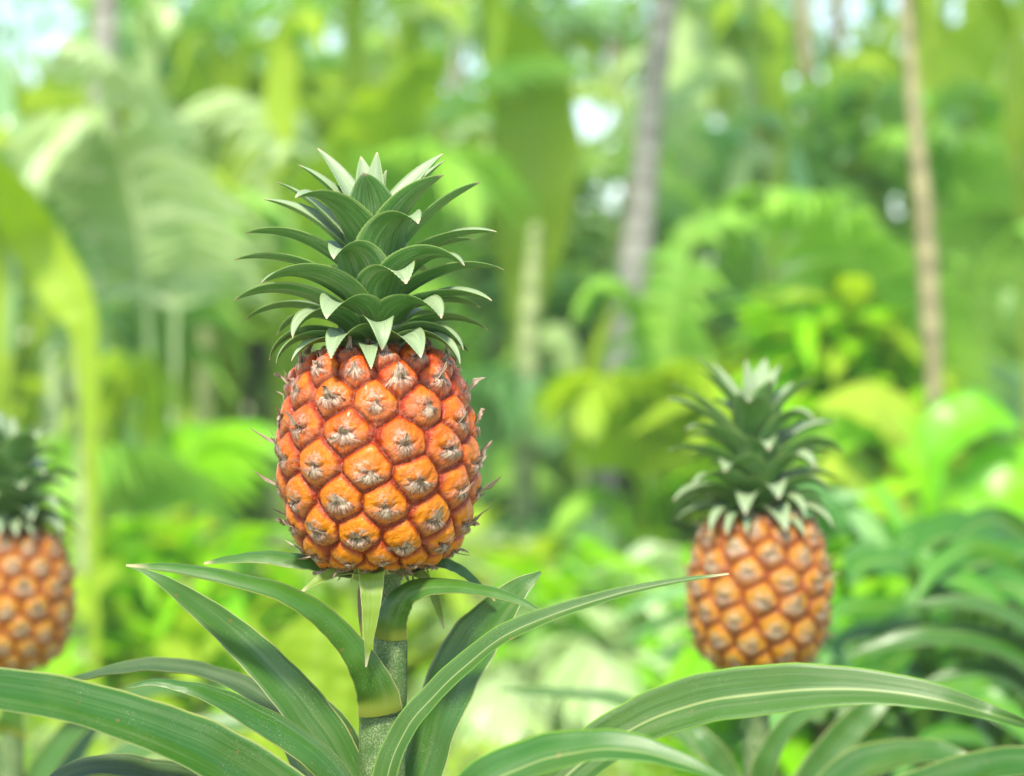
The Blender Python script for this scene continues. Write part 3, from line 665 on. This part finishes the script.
palm([(85,600,20),(88,470,24),(84,380,26),(78,300,18)],4.4,'green','pale yellow-green cane stem rising above the left pineapple','lime',0,seed=2,ext=.02,fl=.16)
palm([(206,560,15),(205,400,18),(207,300,14)],6.6,'green','thin pale cane stem left of the sharp fruit','lime',6,seed=3,ext=.03,fl=.35)
palm([(276,620,30),(280,470,32),(288,340,28),(296,240,22)],7.2,'green','thick pale green stem just left of the sharp fruit','lime',8,seed=4,ext=.03,fl=.35)
palm([(524,520,24),(526,420,26),(530,310,20),(534,250,14)],5.6,'green','pale stem right of the sharp fruit under a huge lime leaf','lime',0,seed=5,ext=.02,fl=.35)
palm([(585,620,26),(594,520,30),(618,400,34),(640,220,31),(652,100,26),(668,-10,26)],5.7,'grey','leaning grey palm trunk right of centre','mid',9,seed=6)
palm([(934,400,16),(931,330,21),(924,220,20),(915,120,15),(905,-10,13)],4.6,'tan','tan and yellow ringed palm trunk at the upper right','mid',8,seed=7)
palm([(822,480,16),(818,330,20),(812,230,18),(806,90,15)],7.8,'tan','thin tan trunk between the leaning grey palm and the ringed palm','mid',7,seed=8)
palm([(850,460,12),(846,300,15),(840,180,16),(838,60,14)],8.6,'brown','thinnest brown trunk beside the thin tan trunk','blue',7,seed=9)
palm([(650,600,20),(655,450,20),(640,300,16)],8.4,'brown','faint brown trunk behind the leaning grey palm','blue',6,seed=10)
palm([(745,640,14),(742,450,15),(738,300,14),(735,60,12)],9.2,'brown','far slim trunk above the right pineapple','blue',7,seed=12)
palm([(172,500,13),(168,300,13),(160,60,12)],9.0,'brown','far slim trunk between the two left stems','blue',7,seed=13)
palm([(445,600,16),(450,300,15),(458,20,14)],9.4,'grey','far slim trunk hidden behind the sharp pineapple crown','blue',7,seed=14)

# broad leaf plants
def broad(px,d,label,leaves,mat='lime',name='broad_leaf_plant',group='broad-leaved plants behind'):
    root=bg_root(name,px,d,label,'broad-leaved plant',group); o=root.location
    for ctrl,dirn,mt in leaves: strap(root,'leaf',ctrl,LF[mt or mat],dirn,d=d,origin=o,n=70,fold=.18,thick=.002,teeth=.035)
    return root
broad(520,6.2,'tall plant with one huge upright lime leaf right of the sharp crown',[
    ([(530,600,0,10,20),(528,400,0,16,20),(526,310,0,34,20),(530,240,0,76,15),(535,150,0,88,10),(530,70,0,70,10),(510,10,-.1,8,10)],1,'lime'),
    ])
broad(60,4.2,'plant with a lime leaf slanting down at the left edge',[
    ([(95,700,0,8,20),(92,500,0,10,20),(85,340,0,24,10),(70,300,0,44,10),(35,240,0,50,10),(5,190,-.1,40,10),(-30,140,-.2,6,10)],-1,'lime'),
])
broad(640,6.0,'plant with one arching yellow-green leaf left of the right crown',[
    ([(600,700,0,8,20),(590,420,0,14,30),(615,325,0,24,55),(650,300,0,30,60),(690,330,0,42,60),(718,360,0,34,50),(735,400,0,3,40)],1,'lime'),
    ([(600,700,0,8,20),(585,450,0,16,20),(570,380,0,26,40),(555,340,0,26,60),(540,345,0,4,60)],-1,'pale')])
broad(220,7.4,'plant with one broad lime leaf above and left of the sharp crown',[
    ([(240,640,0,8,20),(225,420,0,20,20),(215,300,0,60,10),(200,180,0,76,10),(215,90,0,56,20),(260,40,-.1,6,40)],1,'lime'),
    ])
broad(310,3.3,'low plant with a bright lime fan of leaves behind the sharp stem',[
    ([(320,900,0,20,0),(318,760,0,60,5),(312,690,0,84,5),(318,640,0,74,5),(322,606,0,6,5)],-1,'lime'),
    ([(325,900,0,20,0),(350,780,0,50,5),(352,710,0,54,5),(348,640,0,44,5),(350,600,0,4,5)],1,'lime'),
    ([(320,900,0,20,0),(290,770,0,36,5),(268,710,0,40,5),(262,670,0,30,5),(240,630,0,3,5)],-1,'lime')])
broad(940,4.3,'plant with fresh green leaves at the right above the dark glossy one',[
    ([(930,800,0,12,0),(920,600,0,30,20),(915,520,0,40,30),(930,450,0,44,30),(975,415,0,40,50),(1020,430,0,6,50)],1,'sat'),
    ([(930,800,0,12,0),(935,600,0,30,20),(940,500,0,40,30),(900,440,0,44,30),(870,425,0,40,50),(840,450,0,6,50)],-1,'sat'),
    ([(930,800,0,12,0),(950,600,0,30,20),(965,540,0,60,30),(990,500,0,74,30),(1030,480,0,60,50),(1070,500,0,6,50)],1,'sat'),
    ([(930,800,0,12,0),(900,600,0,20,20),(880,540,0,40,30),(860,490,0,50,50),(840,470,0,30,60),(815,480,0,3,50)],-1,'lime'),
    ([(930,800,0,12,0),(900,560,0,20,20),(905,450,0,40,30),(890,420,0,50,50),(850,405,0,30,60),(815,410,0,3,50)],-1,'lime')])
broad(990,7.0,'tall plant with lime leaves at the top right corner',[
    ([(960,600,0,8,20),(960,250,0,20,20),(955,130,0,44,10),(970,60,0,60,30),(1010,20,-.1,40,30),(1050,20,0,5,20)],1,'lime'),
    ([(960,600,0,8,20),(990,300,0,20,20),(1000,210,0,50,10),(1010,130,0,60,30),(1040,90,-.1,40,30)],1,'sat'),
    ])
broad(700,6.0,'plant with pale lime leaves crossing the top right of centre',[
    ([(760,600,0,8,20),(770,200,0,20,20),(740,80,0,34,50),(700,80,0,40,60),(650,110,-.1,40,60),(590,150,0,5,50)],-1,'pale'),
    ([(760,600,0,8,20),(775,200,0,20,20),(770,60,0,34,30),(765,20,0,40,40),(745,-20,0,5,50)],-1,'lime')])
# dark glossy split-leaf plant at the lower right
glossy=bg_root('glossy_leaf_plant',960,2.9,'dark glossy large-leaved plant reflecting the sky at the lower right','plant')
gg=random.Random(41)
for k in range(46):
    bx=gg.uniform(900,1050); by=gg.uniform(560,760); sg=gg.choice((-1,-1,1)); ln=gg.uniform(70,130); w_=gg.uniform(18,34); rise=gg.uniform(-20,60); dz=gg.uniform(-.25,.25)
    tx=bx+sg*ln; ty=by-rise+gg.uniform(20,70); rr_=gg.uniform(12,70)
    if tx<835: tx=835+gg.uniform(0,20)
    strap(glossy,'leaf',[(965,1000,0,5,40),((965+bx)/2,by+120,dz*.5,6,50),(bx,by,dz,w_*.5,rr_),(bx+sg*ln*.4,by-rise*.8,dz-.03,w_,rr_+gg.uniform(-15,15)),(bx+sg*ln*.75,(by-rise+ty)/2-8,dz-.06,w_*.8,rr_),(tx,ty,dz-.09,2,rr_)],
        LF['gloss'],sg,d=2.9,origin=glossy.location,n=22,fold=gg.uniform(-.25,.25),thick=.0015,teeth=0)
# another strap-leaved plant that throws its leaves in from the right
side=bg_root('strap_leaf_plant',1120,2.3,'blurred strap leaves arching in from the right edge above the long ribbed leaf','strap-leaved plant')
for ctrl,mt in (([(1120,1000,0,20,30),(1090,740,0,26,40),(1030,664,0,26,50),(975,642,0,22,55),(925,638,0,16,55),(880,646,0,10,50),(845,658,0,2,50)],'leaf'),
             ([(1120,1000,0,20,30),(1100,740,0,20,40),(1050,650,0,18,50),(1000,614,0,15,55),(950,603,0,10,55),(905,606,0,2,50)],'leaf'),
             ([(1120,1000,0,20,30),(1080,800,0,20,40),(1030,700,0,18,50),(985,672,0,15,55),(940,680,0,8,55),(915,690,0,2,50)],'leaf')):
    strap(side,'leaf',ctrl,M[mt],-1,d=2.3,origin=side.location,n=30)

# clumps of feather palms
def clump(px,d,label,fr,seed,group='feather palm clumps behind'):
    g=random.Random(seed); root=bg_root('palm_clump',px,d,label,'palm clump',group); o=root.location
    for (bx,by,mx,my,tx,ty,dd,mt,ll) in fr:
        frond(root,'frond',Vector((at(bx,by,d)-o).xy.to_3d()),at(mx,my,d+dd*.5)-o,at(tx,ty,d+dd)-o,LF[mt],g,40,ll,.03,start=.35)
clump(880,5.0,'feather palm with fronds hanging over the right pineapple',[(900,0,900,330,790,420,-.3,'mid',.30),(900,0,960,120,1060,260,-.2,'mid',.34),(900,0,930,180,760,190,-.3,'mid',.30),(900,0,870,420,960,470,-.3,'lime',.26)],21)
clump(720,6.2,'dark feather palm right of the leaning trunk',[(740,0,740,190,640,330,-.3,'blue',.34),(740,0,720,60,880,290,.2,'mid',.36),(740,0,760,200,640,150,.2,'mid',.36),(740,0,700,340,800,340,-.3,'blue',.3)],22)
clump(590,4.3,'low pale palm frond curving like a fan behind the long leaf',[(560,0,480,610,520,720,-.2,'pale',.2),(560,0,560,560,640,720,-.2,'pale',.2),(560,0,600,620,690,660,0,'blue',.2)],23)
clump(120,5.6,'feather palm with pale arching fronds at the upper left',[(150,0,170,-60,20,180,-.3,'pale',.34),(150,0,140,90,260,230,.2,'mid',.34),(150,0,90,210,-30,130,-.2,'blue',.34),(150,0,230,60,60,40,-.2,'pale',.3)],24)
clump(330,6.0,'feather palm with bright fronds above the sharp crown',[(350,0,380,20,480,190,-.3,'mid',.36),(350,0,330,-40,200,140,.2,'pale',.34),(350,0,300,160,420,60,-.2,'lime',.34),(350,0,330,40,560,60,.2,'mid',.34)],25)
clump(170,5.2,'low feather palm between the left stems',[(150,0,150,380,60,470,-.3,'mid',.3),(150,0,170,360,260,450,.2,'sat',.3),(150,0,140,470,230,560,-.2,'blue',.26),(150,0,150,250,120,420,0,'lime',.3)],26)
clump(470,5.8,'dark feather palm right of the sharp fruit',[(480,0,470,280,560,410,-.3,'blue',.3),(480,0,490,380,420,460,.2,'mid',.3),(480,0,500,480,600,520,-.2,'blue',.3),(480,0,470,190,430,330,0,'mid',.3)],27)
clump(1010,6.4,'feather palm at the right edge with horizontal leaflets',[(1010,0,1000,60,1040,280,-.3,'mid',.36),(1010,0,1010,300,930,360,.2,'blue',.36),(1010,0,1080,100,900,130,-.2,'mid',.36),(1010,0,1010,410,900,330,0,'sat',.3)],28)

clump(655,5.0,'half-open feather palm in front of the leaning grey trunk',[(655,0,640,300,580,400,-.2,'lime',.22),(655,0,660,290,730,390,-.2,'lime',.22),(655,0,655,240,600,290,0,'mid',.22),(655,0,640,430,570,520,0,'mid',.24),(655,0,650,400,700,500,0,'sat',.24),(655,0,660,150,730,230,.1,'mid',.22)],91)
CLAB=['behind the far-left trunk','behind the upper left fronds','between the two left stems','behind the pale green stem','behind the sharp crown','behind the sharp fruit','under the huge lime leaf',
 'right of the huge lime leaf','behind the leaning trunk','between the leaning trunk and the thin tan trunk','above the right pineapple crown','behind the thin tan trunk','left of the ringed trunk','behind the ringed trunk','at the upper right corner']
for k,lab in enumerate(CLAB):
    g=random.Random(300+k); px=-10+k*74+g.uniform(-15,15); d=7.4+(k*37%5)*.45; fr=[]
    for m in range(9):
        y0=g.uniform(-60,430) ; sgn=g.choice((-1,1)); reach=g.uniform(60,190); dp=g.uniform(40,190)
        mx=px+sgn*reach*.45; tx=px+sgn*reach
        fr.append((px+g.uniform(-8,8),0,mx,y0-g.uniform(20,70),tx,y0+dp,g.uniform(-.4,.4),mat_at(mx,y0+40,g),g.uniform(.22,.36)))
    clump(px,d,'loose feather palm '+lab,fr,400+k)
BL=['at the far left edge','left of the far-left trunk','between the far-left trunk and the cane','left of the thin pale cane','right of the thin pale cane','behind the sharp crown, left side','behind the sharp crown, right side','left of the lime leaf','right of the lime leaf','left of the leaning trunk','right of the leaning trunk','above the second pineapple','left of the ringed trunk','right of the ringed trunk','at the far right edge']
for k,lab in enumerate(BL):
    g=random.Random(700+k); px=-5+k*74+g.uniform(-20,20); d=(5.5 if k<6 or k>10 else 7.6)+(k*53%7)*.26; lv=[]
    for m in range(6):
        ty=g.uniform(-40,430); x0=px+g.uniform(-50,50); bow=g.uniform(-45,45); w_=g.uniform(12,36)*(1.2 if ty<200 else .8); r0=g.uniform(0,40)
        if any(in_gap(at(x0+bow*f_,ty+e_,d),.7) for f_,e_ in ((.3,150),(.6,100),(1,50),(2,10))): continue
        lv.append(([(px,760,0,6,20),(x0,ty+260,g.uniform(-.2,.2),w_*.5,r0),(x0+bow*.3,ty+150,0,w_,r0),(x0+bow,ty+50,0,w_*.9,r0+15),(x0+bow*2.2,ty+g.uniform(-5,25),-.1,w_*.6,r0+40),(x0+bow*3.4,ty+g.uniform(30,80),-.2,3,r0+50)],1 if bow>0 else -1,mat_at(x0+bow,ty+80,g)))
    broad(px,d,'slender-leaved plant '+lab,lv)
# shrubs filling in behind
def shrub(px,d,h,w,mats,label,n,seed,ls=.16,y0=None):
    g=random.Random(seed); root=bg_root('shrub',px,d,label,'shrub','shrubs under the palms'); mb=MB()
    for i in range(n):
        a=g.random()*6.283; rr=w*math.sqrt(g.random())*.5; zc=h*(g.random()**.8)
        taper=1-.45*(zc/h)**2
        p=Vector((math.cos(a)*rr*taper,math.sin(a)*rr*taper*.8,zc)); e=g.uniform(-.4,1.1); b=g.random()*6.283
        d_=Vector((math.cos(b)*math.cos(e),math.sin(b)*math.cos(e),math.sin(e))); L_=ls*g.uniform(.6,1.5)
        s=d_.cross(Vector((g.uniform(-.4,.4),g.uniform(-.4,.4),1))); s=s.normalized() if s.length>.01 else Vector((1,0,0))
        pts=[p+d_*(L_*f)-Vector((0,0,1))*(L_*.45*f*f) for f in (0,.33,.66,1)]
        if in_gap(pts[1]+root.location,.8): continue
        wv=L_*g.uniform(.22,.4); strip(mb,pts,s,[wv*.3,wv,wv*.8,.003],g.random(),mi=g.randrange(len(mats)),cup=.1)
    mb.build('foliage',[LF[m] for m in mats],root)
    mb=MB()
    for k in range(5):
        a=k*1.3; q=Vector((math.cos(a),math.sin(a),0)); tube(mb,[q*.03-Vector((0,0,.05)),q*w*.15+Vector((0,0,h*.4)),q*w*.3+Vector((0,0,h*.8))],[.012,.009,.004],6)
    mb.build('stem',BK['brown'],root)
SH=[(40,7.0,1.5,1.3,('mid','lime'),'lime and mid green shrub at the far left',900),(190,7.6,1.9,1.4,('mid','blue'),'mid green shrub behind the thin cane stem',1000),
    (330,8.0,2.0,1.3,('mid','lime'),'shrub mostly hidden behind the sharp pineapple',1000),(470,7.8,1.3,1.3,('blue','mid'),'bluish shrub right of the sharp fruit',1000),
    (570,7.2,.95,1.0,('blue','mid'),'low dark shrub at the foot of the leaning trunk',800),(700,7.6,1.4,1.3,('blue','mid'),'dark shrub left of the right pineapple crown',1000),
    (860,7.0,1.5,1.3,('mid','blue'),'green shrub below the tan trunks',1000),(1010,7.4,1.5,1.3,('mid','sat'),'shrub at the right edge under the feather palm',900),
    (150,4.6,.34,.7,('sat','lime'),'low bright shrub beside the left pineapple',420),(430,5.0,.3,.9,('lime','pale'),'low pale shrub behind the sharp stem',420),
    (620,4.4,.28,.7,('pale','sat'),'low shrub left of the right stem',380),(860,3.3,.42,.5,('sat','blue'),'low green shrub right of the right stem',420),
    (820,4.8,.8,.5,('sat','lime'),'green shrub directly behind the right fruit',420)]
for k,(px,d,h,w,mt,lab,n) in enumerate(SH): shrub(px,d,h,w,mt,lab,n,100+k)

# far mass of foliage, with gaps through which the sky shows
def far_forest():
    g=random.Random(77); mb=MB(); names=['mid','blue','lime','pale','sat']
    n=0
    while n<18000:
        y=g.uniform(9.5,14); px=g.uniform(-250,1274); z=g.uniform(0,4.2); p=at(px,388,y); p.z=z
        if g.random()<(z/4.2)**1.6*.5: continue
        ox=px; oy=388-(z-CAMH)*F/y
        if in_gap(p,1.1) or in_gap(p+Vector((0,0,-.12)),.9): continue
        cl=math.sin(px*.011+1.3)+math.sin(z*3.1+px*.004)+math.sin(px*.031+z*5)*.6
        e=g.uniform(-.9,1.2); b=g.random()*6.283; L_=g.uniform(.12,.32)
        d_=Vector((math.cos(b)*math.cos(e),math.sin(b)*math.cos(e),math.sin(e))); s=d_.cross(Vector((g.uniform(-.5,.5),g.uniform(-.5,.5),1)))
        if s.length<.02: continue
        s.normalize()
        pts=[p+d_*(L_*f)-Vector((0,0,1))*(L_*.5*f*f) for f in (0,.5,1)]; wv=L_*g.uniform(.12,.3)
        mi=names.index(mat_at(ox,oy,g))
        strip(mb,pts,s,[wv*.4,wv,.003],g.random(),mi=mi,cup=.1); n+=1
    o=mb.build('far_forest',[LF[k] for k in names]); tag(o,'dense distant forest foliage with bright gaps of sky','foliage',kind='stuff')
far_forest()

# ground and its low cover
def ground():
    N=NT('forest_floor'); p=N.pos(); a=N.noise(p,1.3,4,.6); b=N.noise(p,14,4,.6)
    c=N.mix(N.step(a,.38,.62),(.14,.19,.05),(.30,.34,.13)); c=N.mix(N.math('MULTIPLY',N.step(b,.45,.65),.6),c,(.30,.22,.11))
    m=N.surf(c,.9,bump=b,bstr=.6,bdist=.02)
    nx=60; v=[];f=[]
    for j in range(nx+1):
        for i in range(nx+1):
            x=-30+i; y=-10+j*1.2; v.append((x,y,.02*math.sin(x*1.7)+.02*math.cos(y*1.3+x)))
    for j in range(nx):
        for i in range(nx): q=j*(nx+1)+i; f.append((q,q+1,q+nx+2,q+nx+1))
    mb=MB(); mb.add(v,f); o=mb.build('ground',m); o['kind']='structure'
    g=random.Random(9); mb=MB()
    for n in range(9000):
        y=3.2+7*g.random()**1.3; px=g.uniform(-150,1174); q=at(px,388,y); q.z=.0; b_=g.random()*6.283; e=g.uniform(.3,1.4); L_=g.uniform(.05,.14)
        d_=Vector((math.cos(b_)*math.cos(e),math.sin(b_)*math.cos(e),math.sin(e))); s=d_.cross(Vector((g.uniform(-.3,.3),g.uniform(-.3,.3),1))).normalized()
        pts=[q+d_*(L_*f_)-Vector((0,0,1))*(L_*.4*f_*f_) for f_ in (0,.5,1)]; w=L_*g.uniform(.15,.4)
        k=g.random()+.35*math.sin(px*.02+y*2)
        strip(mb,pts,s,[w*.5,w,.003],g.random(),mi=0 if k<.45 else 1 if k<.8 else 2)
    LF['low']=plain_leaf('low_pale_foliage',[(.30,.44,.14),(.42,.54,.22),(.30,.46,.10)],.4,.35,(.45,.6,.2))
    o=mb.build('ground_cover',[LF['low'],LF['lime'],LF['mid']]); tag(o,'low sunlit yellow-green ground cover on the forest floor','ground cover',kind='stuff')
ground()

def haze():
    mb=MB(); x0,x1,y0,y1,z0,z1=-31,31,-11,63,-1.2,5.5
    v=[(x,y,z) for z in (z0,z1) for y in (y0,y1) for x in (x0,x1)]
    mb.add(v,[(0,2,3,1),(4,5,7,6),(0,1,5,4),(2,6,7,3),(0,4,6,2),(1,3,7,5)])
    m=bpy.data.materials.new('humid_air'); m.use_nodes=True; t=m.node_tree; t.nodes.clear(); o=t.nodes.new('ShaderNodeOutputMaterial'); p=t.nodes.new('ShaderNodeVolumePrincipled')
    p.inputs['Color'].default_value=(.95,1,.93,1); p.inputs['Density'].default_value=HAZE; t.links.new(p.outputs[0],o.inputs['Volume'])
    ob=mb.build('haze',m,smooth=False); tag(ob,'thin humid haze hanging in the air of the forest','haze',kind='stuff')
HAZE=.005
haze()
# ------------------------------------------------------------------ light, sky, camera
EL=R(54); AZ=R(-168)      # sun high, behind the camera's left shoulder (azimuth from +Y, clockwise)
w=bpy.data.worlds.new('World'); scene.world=w; w.use_nodes=True; nt=w.node_tree; bg=nt.nodes['Background']
sky=nt.nodes.new('ShaderNodeTexSky'); sky.sky_type='NISHITA'; sky.sun_disc=False; sky.sun_elevation=EL; sky.sun_rotation=AZ
sky.air_density=1.; sky.dust_density=.5; sky.ozone_density=1.
nt.links.new(sky.outputs[0],bg.inputs[0]); bg.inputs[1].default_value=.15
sl=bpy.data.lights.new('sun','SUN'); sl.energy=2.9; sl.angle=R(7); sl.color=(1,.96,.88); so=bpy.data.objects.new('sun',sl); link(so)
dv=Vector((math.sin(AZ)*math.cos(EL),math.cos(AZ)*math.cos(EL),math.sin(EL)))
so.rotation_euler=dv.to_track_quat('Z','Y').to_euler()
cam=bpy.data.cameras.new('camera'); cam.lens=85; cam.sensor_width=36; cam.clip_end=500; cam.clip_start=.02
cam.dof.use_dof=True; cam.dof.focus_distance=D0-.03; cam.dof.aperture_fstop=85/15.5
co=bpy.data.objects.new('camera',cam); link(co); co.location=(0,0,CAMH); co.rotation_euler=(R(90),0,0); scene.camera=co
scene.view_settings.view_transform='Standard'; scene.view_settings.look='None'; scene.view_settings.gamma=1; scene.view_settings.exposure=1.32
scene.view_settings.use_white_balance=True; scene.view_settings.white_balance_temperature=7100; scene.view_settings.white_balance_tint=8
scene.cycles.use_denoising=True; scene.cycles.max_bounces=8; scene.cycles.transparent_max_bounces=10
